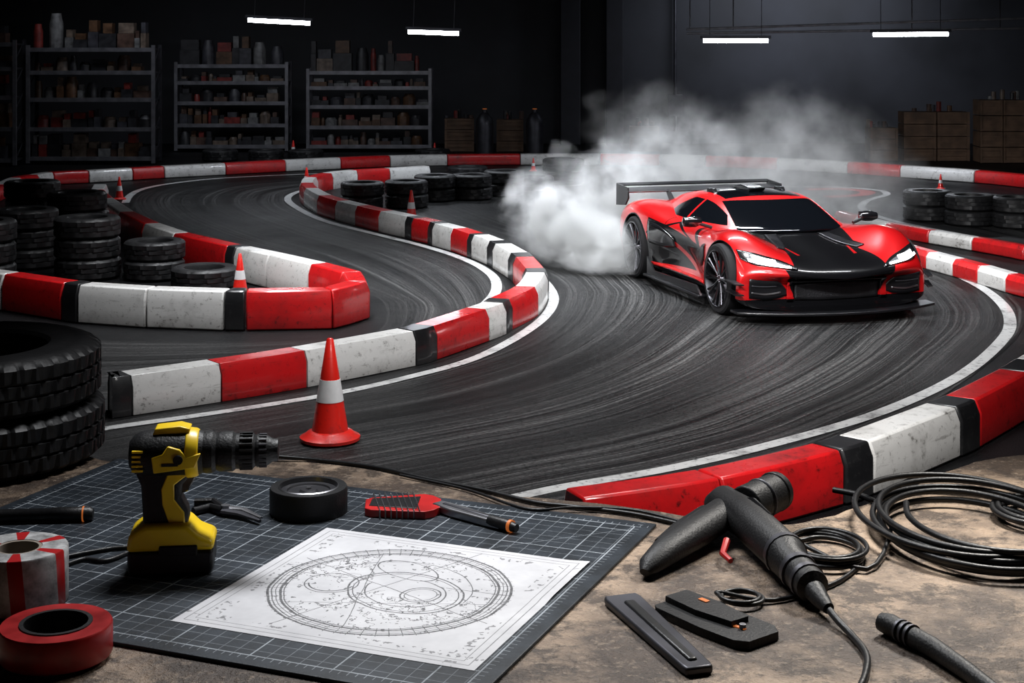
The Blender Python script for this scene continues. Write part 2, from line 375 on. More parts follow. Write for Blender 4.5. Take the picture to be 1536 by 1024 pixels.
for (xa,ya,xb,yb) in ((1030,44,1700,22),(1030,50,1700,40)):
    mb.tube([((xa-768)*Z/FL,Z,CH+(45-ya)*Z/FL),((xb-768)*Z/FL,Z,CH+(45-yb)*Z/FL)],.022,beam,8)
for px in (1035,1100,1368,1500): mb.tube([((px-768)*Z/FL,Z,CH),((px-768)*Z/FL,Z,5.5)],.012,dsteel,6)
mb.obj('suspended_light_track')
# ------------------------------------------------------------------ CAR
CZ=.94
th=math.radians(15.5); car=empty('car',(2.55,16.31,0.009),-(math.pi/2-th)); car.scale=(1,1,CZ)
AX=1.15; WR=.33; WC=WR/CZ
ST=[# x, z0..z5, y5, y6,y7,y8
 (1.86,.41,.41,.41,.40,.38,.34,.92,.93,.92,.90),
 (1.82,.50,.50,.505,.52,.51,.46,.93,.95,.95,.93),
 (1.64,.575,.56,.59,.665,.655,.60,.94,.965,.965,.945),
 (1.40,.63,.59,.64,.775,.765,.705,.955,.98,.98,.955),
 (1.15,.675,.635,.68,.83,.82,.76,.96,.985,.98,.955),
 (.92,.71,.675,.70,.82,.805,.735,.95,.975,.97,.94),
 (.68,.75,.735,.74,.775,.76,.68,.92,.93,.90,.92),
 (.35,.76,.76,.76,.755,.735,.64,.90,.84,.82,.92),
 (0,.76,.76,.76,.75,.725,.63,.89,.80,.80,.92),
 (-.38,.77,.77,.77,.765,.745,.67,.91,.82,.82,.92),
 (-.68,.79,.79,.80,.83,.82,.76,.97,.96,.93,.93),
 (-1.15,.83,.83,.84,.885,.875,.81,.985,.995,.99,.96),
 (-1.48,.83,.83,.84,.87,.855,.79,.97,.985,.97,.94),
 (-1.76,.80,.80,.80,.80,.785,.72,.94,.96,.94,.90),
 (-1.84,.72,.72,.72,.71,.69,.62,.92,.94,.92,.86)]
def bendx(x,y):
    def ss(a,b,v): t=min(1,max(0,(v-a)/(b-a))); return t*t*(3-2*t)
    q=(min(abs(y),1)/.97)
    return x-.26*q**2.2*ss(1.0,1.84,x)+.10*q**2*ss(1.3,1.84,-x)
prs=[]
for s in ST:
    x=s[0]; zz=s[1:7]; y5,y6,y7,y8=s[7:]
    h=[(0,zz[0]),(.26,zz[1]),(.46,zz[2]),(.68,zz[3]),(.84,zz[4]),(y5,zz[5]),(y6,.46 if zz[5]>.5 else .30),(y7,.28 if zz[5]>.5 else .22),(y8,.13),(.5,.11),(0,.11)]
    full=h+[(-a,b) for a,b in reversed(h[1:-1])]
    prs.append([(bendx(x,a),a,b) for a,b in full])
k=len(prs[0]); allv=[p for r in prs for p in r]
fs=[(i*k+j,i*k+(j+1)%k,(i+1)*k+(j+1)%k,(i+1)*k+j) for i in range(len(prs)-1) for j in range(k)]
for base in (0,(len(prs)-1)*k):
    for j in range(10):
        q2=[]
        for t in (base+j,base+j+1,base+(k-j-1)%k,base+(k-j)%k):
            if t not in q2: q2.append(t)
        if len(q2)>=3: fs.append(tuple(q2))
m_body,nt,bs=nm('car_paint'); (px_,py_,pz_),vv=coords(nt)
ay=py_.abs()
hood=ay.lt((px_-1.35).abs()*.22+.38)*px_.gt(.6)*pz_.gt(.5)
hst=(ay-(.25+(1.75-px_)*.14)).abs().lt((px_-.95)*.035)*px_.gt(.95)*px_.lt(1.45)*pz_.gt(.5)
fasc=px_.gt(1.4)*ay.lt(.46+ (pz_-.3)*.45)*pz_.lt(.51)
low=pz_.lt(.21)
side=ay.gt(.6)*pz_.lt(.64-px_*.12)*pz_.gt(.28+px_*.05)*px_.gt(-.78)*px_.lt(.62)
sidr=ay.gt(.6)*(pz_-(.42-px_*.30)).abs().lt(.03)*px_.gt(-.55)*px_.lt(.50)
side2=ay.gt(.6)*(pz_-(.74-(px_+.2).abs()*.3)).abs().lt(.012)*px_.gt(-.8)*px_.lt(.75)
seam=ay.gt(.6)*((px_-.50).abs().lt(.005)).mx((px_+.42).abs().lt(.005))*pz_.gt(.3)
seam2=(px_-.78+ay*.1).abs().lt(.005)*pz_.gt(.6)*ay.lt(.8)
rear=px_.lt(-1.66)*pz_.lt(.72)
fr=((px_-AX)*(px_-AX)+(pz_-WC)*(pz_-WC)).sqrt().lt(.380); rr=((px_+AX)*(px_+AX)+(pz_-WC)*(pz_-WC)).sqrt().lt(.388)
slash=ay.gt(.6)*(px_+pz_*.9-1.0).abs().lt(.05)*px_.gt(.2)*px_.lt(.75)*pz_.gt(.45)
m_=((hood*(1.0-hst)).mx(fasc).mx(low).mx(side*(1.0-sidr)).mx(side2).mx(seam).mx(seam2).mx(rear).mx(fr*ay.gt(.55)).mx(rr*ay.gt(.55)).mx(slash)).clamp()
fl=noise(nt,vv,300,2)
nt.links.new(mixc(nt,m_,mixc(nt,fl,(.44,.003,.005),(.62,.006,.008)),(.0025,.0025,.003)),bs.inputs['Base Color'])
nt.links.new((.30-m_*.05).s,bs.inputs['Roughness']); nt.links.new((.45-m_*.45).s,bs.inputs['Metallic'])
nt.links.new((.5-m_*.35).s,bs.inputs['Specular IOR Level'])
nt.links.new((.9-m_*.5).s,bs.inputs['Coat Weight']); bs.inputs['Coat Roughness'].default_value=.03
mb=MB(); mb.add(allv,fs,m_body); body=mb.obj('tmp_body',smooth=180)
sub=body.modifiers.new('s','SUBSURF'); sub.levels=3; sub.render_levels=3
cuts=[]
for sx in (1,-1):
    for sy in (1,-1):
        c=MB(); rr_=.372 if sx>0 else .378; c.lathe([(rr_,0),(rr_,.7)],blk,56,Matrix.Translation((sx*AX,sy*.62,WC))@Matrix.Rotation(-sy*math.pi/2,4,'X'))
        co=c.obj('cut',smooth=0); cuts.append(co)
        b=body.modifiers.new('b','BOOLEAN'); b.operation='DIFFERENCE'; b.object=co; b.solver='EXACT'
dg=bpy.context.evaluated_depsgraph_get(); dg.update()
me=bpy.data.meshes.new_from_object(body.evaluated_get(dg)); me.name='body_shell'
for c in cuts+[body]: bpy.data.objects.remove(c)
me.polygons.foreach_set('use_smooth',[True]*len(me.polygons)); me.set_sharp_from_angle(angle=math.radians(38))
bo=place('body_shell',me,car)
bm=bmesh.new(); bm.from_mesh(me); bv=BVHTree.FromBMesh(bm)
GS=[(.86,.735,.73,.60,.715,.68,.69),(.72,.80,.795,.585,.775,.72,.70),(.22,.99,.985,.53,.955,.78,.71),(.0,1.05,1.042,.525,1.0,.81,.71),(-.35,1.08,1.07,.52,1.025,.82,.72),(-.75,1.05,1.04,.49,.985,.77,.74),(-1.15,.975,.965,.43,.93,.66,.78),(-1.55,.88,.875,.34,.865,.5,.79)]
pr=[]
for x,z0,z1,y2,z2,y3,z3 in GS:
    h=[(0,z0),(.28,z1),(y2*.92,z2+.012),(y2,z2-.01),((y2+y3)/2+.015,(z2+z3)/2),(y3,z3),(y3,z3-.06),(0,z3-.06)]
    full=h+[(-a,b) for a,b in reversed(h[1:-1])]; pr.append([(x-.14*(a/.6)**2*max(0,min(1,x/.7)),a,b) for a,b in full])
k=len(pr[0]); av=[p for r in pr for p in r]
fs=[(i*k+j,i*k+(j+1)%k,(i+1)*k+(j+1)%k,(i+1)*k+j) for i in range(len(pr)-1) for j in range(k)]+[tuple(range(k)),tuple(reversed(range((len(pr)-1)*k,len(pr)*k)))]
m_g,nt,bs=nm('car_roof_and_glass'); (gx,gy,gz),vv=coords(nt); ga=gy.abs()
ws=(gx+ga*ga*.39).gt(.16)*ga.lt(.465+ (gx*.14))
sw=ga.gt(.535)*gz.gt(.785)*gz.lt(.985)*gx.lt(.62)*gx.gt(-.72)*(gx+.18).abs().gt(.018)*(gz-(1.10-gx*.62)).lt(0.0)*(gz-(1.04+(gx+.35)*.45)).lt(0.0)
rw=gx.lt(-.62)*ga.lt(.36)
roofb=gx.lt(.04)*gx.gt(-.62)*ga.lt(.42)
gm=ws.mx(sw).mx(rw).mx(roofb).clamp()
nt.links.new(mixc(nt,gm,(.50,.005,.006),(.002,.0025,.0035)),bs.inputs['Base Color'])
nt.links.new((.25-gm*.2).s,bs.inputs['Roughness']); bs.inputs['Coat Weight'].default_value=.5; bs.inputs['Coat Roughness'].default_value=.03
mb=MB(); mb.add(av,fs,m_g); g=mb.obj('greenhouse',car,smooth=180); s=g.modifiers.new('s','SUBSURF'); s.levels=3; s.render_levels=3
def patch(cols,dirn,out,mat,name,mir=True,rows=5,n=6,thick=.012):
    """cols: list of (p,q0,q1); dirn 'F' (p=y,q=z), 'S' (p=x,q=z), 'T' (p=x,q=y)"""
    C=cr([Vector(c) for c in cols],n)
    for sg in ((1,-1) if mir else (1,)):
        vs=[]
        for p,a,b in C:
            for r in range(rows+1):
                q=a+(b-a)*r/rows
                if dirn=='F': o,d=Vector((3,p*sg,q)),Vector((-1,0,0))
                elif dirn=='S': o,d=Vector((p,2*sg,q)),Vector((0,-sg,0))
                else: o,d=Vector((p,q*sg,2)),Vector((0,0,-1))
                hit,nrm,_,_=bv.ray_cast(o,d)
                if hit is None: hit=o+d*(1.3 if dirn!='S' else 1.05); nrm=-d
                if nrm.dot(d)>0: nrm=-nrm
                vs.append(hit+(nrm-d).normalized()*out)
        R=rows+1
        fs=[(i*R+j,(i+1)*R+j,(i+1)*R+j+1,i*R+j+1) for i in range(len(C)-1) for j in range(rows)]
        mb=MB(); mb.add(vs,fs,mat); o=mb.obj(name,car,smooth=40)
        so=o.modifiers.new('t','SOLIDIFY'); so.thickness=thick; so.offset=0
headl=simple('headlight_led',(1,1,1),.2,emit=(.95,.97,1),es=25)
headg=simple('headlight_glass',(.25,.26,.28),.08,metal=.6,coat=1)
grille=simple('grille_mesh',(.012,.012,.014),.5,metal=.5,bmp=1,bs_=90)
patch([(.44,.505,.52),(.55,.515,.575),(.68,.53,.62),(.80,.545,.655),(.89,.59,.67)],'F',.006,blkgl,'headlight_surround')
patch([(.49,.518,.530),(.58,.530,.566),(.70,.547,.60),(.82,.575,.635)],'F',.013,headg,'headlight_lens')
patch([(.50,.518,.527),(.60,.530,.542),(.72,.546,.562),(.84,.575,.594)],'F',.021,headl,'headlight_strip')
patch([(.62,.560,.582),(.72,.570,.600),(.80,.580,.620)],'F',.021,headl,'headlight_projector')
patch([(.50,.25,.30),(.58,.22,.385),(.72,.21,.40),(.86,.23,.42)],'F',.010,carbon,'corner_intake')
patch([(.56,.27,.285),(.70,.255,.272),(.84,.275,.29)],'F',.022,steel,'intake_blade')
patch([(.60,.335,.345),(.72,.335,.345),(.84,.345,.355)],'F',.020,dsteel,'intake_blade_upper')
patch([(-.42,.20,.345),(-.2,.19,.36),(0,.19,.36),(.2,.19,.36),(.42,.20,.345)],'F',.008,grille,'front_grille',mir=False)
patch([(-.46,.375,.39),(0,.385,.40),(.46,.375,.39)],'F',.016,blkgl,'grille_lip',mir=False)
patch([(.44,.19,.37),(.47,.19,.40),(.50,.19,.38)],'F',.018,m_body,'fascia_strut')
patch([(.80,.22,.34),(1.10,.28,.40),(1.32,.37,.45)],'T',.006,carbon,'hood_vent')
patch([(-.74,.46,.70),(-.5,.44,.66),(-.25,.46,.56)],'S',.008,blkgl,'side_intake')
patch([(.72,.50,.64),(.62,.42,.60),(.52,.38,.50)],'S',.006,carbon,'fender_vent')
patch([(-.70,.225,.25),(0,.215,.24),(.66,.225,.25)],'S',.012,redp,'sill_accent')
def outline_slab(ptsxy,z0,z1,mat,name,bev=.006):
    mb=MB(); n=len(ptsxy); mb.add([(x,y,z0) for x,y in ptsxy]+[(x,y,z1) for x,y in ptsxy],[tuple(reversed(range(n))),tuple(range(n,2*n))]+[(i,(i+1)%n,(i+1)%n+n,i+n) for i in range(n)],mat); mb.obj(name,car,bevel=bev)
ys=[-1+.1*i for i in range(21)]
outline_slab([(bendx(1.86,y)+.085,y) for y in ys]+[(1.50,1.0),(1.50,-1.0)],.085,.11,carbon,'front_splitter')
WD=-.055
for sg in (1,-1):
    outline_slab([(.74,sg*.90),(.74,sg*1.0),(-.74,sg*1.02),(-.74,sg*.90)],.09,.115,carbon,'side_skirt')
    mb=MB(); mb.prism([(.74,.11),(.60,.20),(-.55,.17),(-.74,.30),(-.74,.11)],sg*.955,sg*.975,carbon); mb.obj('skirt_fin',car)
    for z in (.26,.36):
        mb=MB(); mb.add([(1.66,sg*.93,z),(1.48,sg*.975,z+.03),(1.48,sg*1.04,z+.03),(1.62,sg*1.0,z),(1.66,sg*.93,z+.012),(1.48,sg*.975,z+.042),(1.48,sg*1.04,z+.042),(1.62,sg*1.0,z+.012)],[(0,1,2,3),(7,6,5,4),(0,3,7,4),(3,2,6,7),(2,1,5,6),(1,0,4,5)],carbon); mb.obj('canard',car)
    mb=MB(); mb.lathe([(0,-.10),(.05,-.09),(.075,-.03),(.075,.03),(.06,.09),(0,.10)],blkgl,20,Matrix.Translation((.46,sg*.95,.83))@Matrix.Scale(.75,4,(1,0,0))@Matrix.Rotation(math.pi/2,4,'X')@Matrix.Scale(.75,4,(0,1,0)))
    mb.tube([(.50,sg*.76,.77),(.48,sg*.88,.81)],.018,blk,8); mb.box((.40,sg*.95,.83),(.01,.15,.085),blkgl); mb.obj('wing_mirror',car)
    mb=MB(); mb.prism([(-1.50,.82),(-1.36,.83),(-1.54,1.0+WD),(-1.62,1.0+WD)],sg*.42-.012,sg*.42+.012,carbon); mb.obj('wing_pylon',car)
    mb=MB(); mb.prism([(-1.88,.80+WD),(-1.87,1.06+WD),(-1.50,1.04+WD),(-1.48,.92+WD),(-1.58,.83+WD)],sg*.91-.01,sg*.91+.01,carbon); mb.obj('wing_endplate',car,bevel=.004)
    mb=MB(); mb.box((-1.84,sg*.6,.66),(.04,.45,.04),redp); mb.obj('tail_light',car)
mb=MB(); pf=[(-1.84,.985+WD),(-1.82,1.01+WD),(-1.66,1.015+WD),(-1.52,.99+WD),(-1.53,.975+WD),(-1.68,.975+WD)]
mb.prism(pf,-.91,.91,carbon); mb.obj('rear_wing',car,bevel=.004)
mb=MB(); mb.prism([(-1.90,1.03+WD),(-1.88,1.06+WD),(-1.82,1.04+WD),(-1.83,1.025+WD)],-.91,.91,carbon); mb.obj('wing_flap',car)
mb=MB(); mb.box((-1.72,0,.14),(.3,1.6,.03),carbon)
for y in (-.6,-.3,0,.3,.6): mb.box((-1.76,y,.2),(.24,.015,.14),carbon)
mb.obj('rear_diffuser',car)
mb=MB(); mb.prism([(-.15,1.06),(-.10,1.10),(-.35,1.115),(-.65,1.06)],-.09,.09,blkgl); mb.obj('roof_scoop',car,bevel=.01)
for y in (-.38,.38):
    mb=MB(); mb.prism([(-.3,1.04),(-.34,1.08),(-.5,1.07),(-.5,1.03)],y-.02,y+.02,blkgl); mb.obj('roof_fin',car,bevel=.005)
wm=MB()
RX=Matrix.Rotation(math.pi/2,4,'X')
wm.lathe([(.262,-.12),(.27,-.135),(.305,-.135),(.322,-.12),(.33,-.08),(.33,.08),(.322,.12),(.305,.135),(.27,.135),(.262,.12)],crub,64,RX,True)
wm.lathe([(.268,.130),(.270,.139),(.258,.141),(.248,.10),(.24,.0),(.25,-.1),(.265,-.12)],rimm,64,RX,caps=False)
wm.lathe([(0,.02),(.17,.02),(.17,.035),(0,.035)],steel,40,RX)
wm.lathe([(0,-.02),(.245,-.02),(.245,-.01),(0,-.01)],blk,40,RX)
wm.lathe([(0,.11),(.035,.11),(.045,.095),(.055,.06),(.055,.03)],rimm,24,RX)
for i in range(10):
    a=2*math.pi*i/10
    for da in (-.10,.10):
        p0=Vector((.045*math.cos(a),-.10,.045*math.sin(a))); p1=Vector((.14*math.cos(a+da*.5),-.108,.14*math.sin(a+da*.5))); p2=Vector((.254*math.cos(a+da),-.128,.254*math.sin(a+da)))
        wm.tube([p0,p1,p2],[.011,.010,.011],rimm,6)
for i in range(5):
    a=2*math.pi*i/5; wm.tube([(.03*math.cos(a),-.10,.03*math.sin(a)),(.03*math.cos(a),-.118,.03*math.sin(a))],.006,steel,6)
wm.box((-.13,-.045,.08),(.07,.05,.13),redp)
for sx in (1,-1):
    for sy in (-1,1):
        o=wm.obj('wheel',car,(sx*AX,sy*.85,WC),(0,0,(0 if sy<0 else math.pi)),smooth=35); o.scale=(1,1,1/CZ)
# ------------------------------------------------------------------ tyre smoke
m=bpy.data.materials.new('tyre_smoke_volume'); m.use_nodes=True; nt=m.node_tree; nt.nodes.clear()
out=nt.nodes.new('ShaderNodeOutputMaterial'); pv=nt.nodes.new('ShaderNodeVolumeScatter'); nt.links.new(pv.outputs[0],out.inputs['Volume'])
pv.inputs['Color'].default_value=(.95,.95,.97,1); pv.inputs['Anisotropy'].default_value=.15
(sx_,sy_,sz_),sv=coords(nt)
blobs=[(1.00,17.45,.25,.50,2.3),(.68,17.8,.42,.58,2.1),(.35,18.2,.52,.52,1.3),(1.2,18.5,.80,.70,.85),(2.1,19.5,.95,1.0,.32),(3.5,19.5,.75,1.5,.24),(1.8,20.0,1.35,.85,.20),(2.9,20.2,1.3,.8,.14)]
tot=None
w1=noise(nt,sv,1.7,2); dx_=(w1-.5)*1.2
for bx,by,bz,br,bw in blobs:
    ddx=sx_+dx_-bx; ddy=sy_-by; ddz=sz_-dx_*.8-bz
    d=(ddx*ddx+ddy*ddy*.8+ddz*ddz*1.6).sqrt()
    t=(1.0-d*(1/br)).mx(0.0)*bw
    tot=t if tot is None else tot+t
nz=noise(nt,sv,2.7,4,.62)
den=tot*ramp(nz,.39,.66)*7.0
nt.links.new(den.s,pv.inputs['Density'])
try: m.cycles.volume_step_rate=.4
except Exception: pass
mb=MB(); mb.box((2.3,19.0,1.1),(5.4,4.0,2.1),m); mb.obj('tyre_smoke',smooth=0)
# ------------------------------------------------------------------ WORKBENCH
m,nt,bs=nm('worn_bench_top'); (x,y,z),v=coords(nt)
n1=noise(nt,v,2.2,6,.65); n2=noise(nt,v,9,6,.75); n3=noise(nt,v,60,4,.7); n4=noise(nt,vec(nt,x*2.0,y*14.0),1,4,.6); n5=noise(nt,v,22,5,.8)
c=mixc(nt,ramp(n1,.42,.58),(.060,.038,.025),(.38,.275,.19))
c=mixc(nt,ramp(n2,.50,.58)*.85,c,(.030,.017,.010)); c=mixc(nt,ramp(n5,.55,.64)*.65,c,(.035,.023,.015)); c=mixc(nt,ramp(n3,.55,.72)*.5,c,(.44,.34,.25)); c=mixc(nt,ramp(n4,.55,.7)*.35,c,(.03,.02,.014))
nt.links.new(c,bs.inputs['Base Color']); nt.links.new((n2*.3+.45).s,bs.inputs['Roughness']); bump(nt,bs,n2*.7+n3*.6+n5*.5,.9,.014); bench_m=m
E=[(-420,650),(60,652),(120,672),(165,692),(300,690),(430,690),(520,694),(600,706),(700,727),(780,743),(900,754),(1050,775),(1110,784),(1180,785),(1250,770),(1350,735),(1430,702),(1480,688),(1560,680),(1950,668)]
edge=[Vector(T(*p)) for p in E]; ed=cr(edge,5)
random.seed(3)
ed=[(p.x+random.uniform(-.004,.004),p.y+random.uniform(-.006,.006)) for p in ed]
pl=ed+[(2.4,1.6),(-2.4,1.6)]
wb=empty('workbench',(0,0,0)); mb=MB(); n=len(pl)
mb.add([(a,b,TZ) for a,b in pl]+[(a,b,TZ-.06) for a,b in pl],[tuple(range(n)),tuple(reversed(range(n,2*n)))]+[(i,(i+1)%n,(i+1)%n+n,i+n) for i in range(n)],bench_m)
mb.obj('top',wb,bevel=.006,smooth=20)
mb=MB()
for lx,ly in ((-2.2,1.8),(2.2,1.8),(-2.1,3.5),(2.1,3.5),(0,1.8)): mb.box((lx,ly,(TZ-.06)/2),(.12,.12,TZ-.06),dsteel)
mb.box((0,1.8,.9),(4.4,.06,.1),dsteel); mb.obj('legs',wb,smooth=0)
ang=math.atan2(-.377,.926); ux=Vector((.926,-.377)); vx=Vector((.377,.926))
cor=Vector((.291,3.221)); MW,MD=1.30,.93
mc=cor-ux*MW/2-vx*MD/2
m,nt,bs=nm('cutting_mat_grid'); (x,y,z),v=coords(nt)
def gridl(c,st,w): return ((c/st).fr()-.5).abs().gt(.5-w/st)
inn=x.abs().lt(MW/2-.035)*y.abs().lt(MD/2-.035)
l1=gridl(x+5.0,.030,.0007).mx(gridl(y+5.0,.030,.0007)); l2=gridl(x+5.0,.15,.0014).mx(gridl(y+5.0,.15,.0014))
diag=((x-y).abs()-.2).abs().lt(.0009)
bord=((x.abs()-(MW/2-.035)).abs().lt(.0015)*y.abs().lt(MD/2-.035)).mx((y.abs()-(MD/2-.035)).abs().lt(.0015)*x.abs().lt(MW/2-.035))
tick=(x.abs().gt(MW/2-.033)*x.abs().lt(MW/2-.022)*gridl(y+5.0,.015,.0007)).mx(y.abs().gt(MD/2-.033)*y.abs().lt(MD/2-.022)*gridl(x+5.0,.015,.0007))
nn=noise(nt,v,7,6,.75)
ln=(inn*(l1*.4).mx(l2*.8).mx(diag*.6)).mx(bord*.8).mx(tick*.6)*(ramp(nn,.3,.6)*.7+.3)
base=mixc(nt,ramp(nn,.38,.66),(.006,.009,.013),(.028,.036,.047))
nt.links.new(mixc(nt,ln.clamp(),base,(.42,.46,.50)),bs.inputs['Base Color']); bs.inputs['Roughness'].default_value=.5; bs.inputs['Specular IOR Level'].default_value=.3
bump(nt,bs,noise(nt,v,200,3),.2,.002)
mb=MB(); mb.box((0,0,.003),(MW,MD,.006),m); mb.obj('cutting_mat',loc=(mc.x,mc.y,TZ+.001),rot=(0,0,ang),bevel=.002)
MT=.0075
m,nt,bs=nm('blueprint_paper'); (x,y,z),v=coords(nt)
wn=noise(nt,v,9,3); wx=x+(wn-.5)*.014; wy=y+.0+(noise(nt,v,8,3)-.5)*.014
ca,sa=math.cos(-ang),math.sin(-ang)
rx=(wx*ca-wy*sa)+.005; ry=(wx*sa+wy*ca)+.0
r=(rx*rx+ry*ry*1.05).sqrt(); a=ry.at2(rx)
def ring(q,rad,w): return (q-rad).abs().lt(w*1.45)
L=ring(r,.218,.0016).mx(ring(r,.211,.0008)).mx(ring(r,.204,.0005)).mx(ring(r,.196,.0016)).mx(ring(r,.190,.0007)).mx(ring(r,.150,.0007)*a.gt(0.3))
r2=((rx-.03)*(rx-.03)+(ry-.01)*(ry-.01)*1.6).sqrt(); L=L.mx(ring(r2,.115,.0014)).mx(ring(r2,.105,.0008)).mx(ring(r2,.08,.001)*a.lt(1.5))
r3=((rx+.10)*(rx+.10)+(ry+.05)*(ry+.05)).sqrt(); L=L.mx(ring(r3,.05,.0008)*r.lt(.2)).mx(ring(r3,.042,.0012)*r.lt(.2)*a.gt(-2.6))
r4=((rx-.06)*(rx-.06)+(ry-.02)*(ry-.02)).sqrt(); L=L.mx(ring(r4,.035,.0010)).mx(ring(r4,.028,.0006))
r5=((rx+.05)*(rx+.05)*.5+(ry-.09)*(ry-.09)*1.8).sqrt(); L=L.mx(ring(r5,.05,.0009)*r.lt(.19))
L=L.mx((rx+.02).abs().lt(.0009)*ry.abs().lt(.25)).mx((ry-.005).abs().lt(.0009)*rx.abs().lt(.24)).mx(((rx+ry*.8+.06)).abs().lt(.001)*r.lt(.2)).mx(((rx*.5-ry+.04)).abs().lt(.001)*r.lt(.21)*r.gt(.1)).mx((rx*.9-ry-.09).abs().lt(.001)*r.lt(.2))
tk=(a*9.5).fr().lt(.07)*r.gt(.186)*r.lt(.224); L=L.mx(tk)
sc=noise(nt,v,26,3,.6); L=L.mx((sc-.5).abs().lt(.010)*r.lt(.20)*noise(nt,v,6,2).gt(.52))
sc2=noise(nt,v,60,2,.6); L=L.mx(sc2.gt(.64)*r.lt(.222)*r.gt(.06)*.85)
B=((x.abs()-.262).abs().lt(.0010)*y.abs().lt(.256)).mx((y.abs()-.256).abs().lt(.0010)*x.abs().lt(.262)).mx((x.abs()-.248).abs().lt(.0008)*y.abs().lt(.242)).mx((y.abs()-.242).abs().lt(.0008)*x.abs().lt(.248))
txt=noise(nt,v,85,2).gt(.58)*(((y.abs()-.226).abs().lt(.009)*noise(nt,v,12,1).gt(.48)).mx((x.abs()-.230).abs().lt(.011)*noise(nt,v,10,1).gt(.48)))
L=(L*.95).mx(B*.7).mx(txt*.7).clamp()*(noise(nt,v,140,2)*.7+.55)
pc=mixc(nt,ramp(noise(nt,v,3,5,.7),.3,.7),(.38,.38,.40),(.62,.62,.64))
nt.links.new(mixc(nt,L.clamp(),pc,(.015,.015,.018)),bs.inputs['Base Color']); bs.inputs['Roughness'].default_value=.7
mb=MB(); N=14; PW,PH=.556,.542
vs=[(-PW/2+PW*i/N,-PH/2+PH*j/N,.0004+.010*max(0,(i/N-.93))*(1 if j>8 else 0)*4) for j in range(N+1) for i in range(N+1)]
mb.add(vs,[(j*(N+1)+i,j*(N+1)+i+1,(j+1)*(N+1)+i+1,(j+1)*(N+1)+i) for j in range(N) for i in range(N)],m)
mb.obj('blueprint_drawing',loc=(-.214,2.835,TZ+MT),rot=(0,0,math.atan2(-.209,.5135)),smooth=60)
# ------------------------------------------------------------------ cordless drill
dx,dy,_=T(259,857); dr=empty('cordless_drill',(dx,dy,TZ+MT),math.radians(6)); dr.scale=(.985,1.05,.955)
mb=MB(); mb.prism([(-.074,0),(.074,0),(.078,.012),(.078,.046),(-.078,.046),(-.078,.012)],-.044,.044,blk); mb.obj('battery_pack',dr,bevel=.006,bseg=3)
mb=MB(); mb.prism([(-.080,.046),(.080,.046),(.078,.064),(.050,.076),(.030,.096),(-.045,.096),(-.060,.088),(-.076,.076)],-.045,.045,yel); mb.obj('battery_housing',dr,bevel=.008,bseg=3)
mb=MB(); mb.prism([(-.02,.038),(.05,.038),(.05,.058),(-.02,.058)],-.049,.049,mblk); mb.obj('battery_latch',dr,bevel=.003)
mb=MB(); mb.prism([(-.052,.088),(.032,.088),(.030,.115),(.018,.14),(.020,.165),(.036,.185),(.056,.20),(.02,.225),(-.062,.225),(-.068,.195),(-.056,.165),(-.054,.13)],-.027,.027,mblk); mb.obj('handle_grip',dr,bevel=.011,bseg=4)
mb=MB()
for sg in (-1,1):
    mb.prism([(-.002,.09),(.026,.09),(.024,.115),(.006,.14),(.006,.168),(.032,.188),(.030,.205),(-.006,.190),(-.018,.16),(-.016,.13)],sg*.0265-.003,sg*.0265+.003,yel)
mb.obj('handle_side_trim',dr,bevel=.002)
RY=Matrix.Translation((0,0,.222))@Matrix.Rotation(math.pi/2,4,'Y')
mb=MB(); mb.lathe([(0,-.078),(.026,-.078),(.038,-.068),(.043,-.050),(.046,-.02),(.046,.03),(.042,.05),(.038,.06)],mblk,32,RY); mb.obj('motor_housing',dr)
mb=MB(); mb.lathe([(.0472,.026),(.048,.030),(.046,.044),(.043,.050)],yel,32,RY)
for sg in (-1,1):
    mb.prism([(-.03,.196),(.045,.205),(.056,.232),(.03,.226),(.018,.240),(-.004,.247),(-.014,.232),(-.034,.226)],sg*.044-.004,sg*.044+.004,yel)
mb.prism([(-.035,.262),(.03,.264),(.035,.272),(.015,.278),(-.03,.274)],-.02,.02,yel); mb.obj('yellow_housing_trim',dr,bevel=.002)
mb=MB()
for sg in (-1,1): mb.lathe([(0,0),(.009,0),(.009,.003),(0,.003)],mblk,16,Matrix.Translation((.015,sg*.050,.222))@Matrix.Rotation(sg*-math.pi/2,4,'X')); mb.box((.0,sg*.0485,.212),(.03,.002,.005),mblk)
for k in range(5):
    for sg in (-1,1): mb.box((-.06,sg*.0385,.20+.009*k),(.02,.006,.004),yel)
mb.obj('vent_slots',dr)
mb=MB(); mb.lathe([(.038,.055),(.040,.062),(.040,.075),(.035,.082),(.038,.09),(.038,.112),(.033,.118),(.034,.13)],mblk,36,RY)
mb.lathe([(.032,.118),(.033,.125),(.033,.150),(.029,.154),(.031,.158),(.030,.174),(.022,.186),(.021,.196),(.010,.198),(0,.196)],mblk,28,RY)
for k in range(20):
    a=2*math.pi*k/20; mb.box((.137,.0335*math.cos(a),.222+.0335*math.sin(a)),(.024,.004,.004),blk); mb.box((.168,.0305*math.cos(a),.222+.0305*math.sin(a)),(.014,.003,.003),dsteel)
mb.obj('chuck',dr)
mb=MB(); mb.prism([(.014,.145),(.030,.150),(.040,.168),(.050,.19),(.02,.19),(.012,.165)],-.011,.011,blkgl); mb.obj('trigger',dr,bevel=.003)
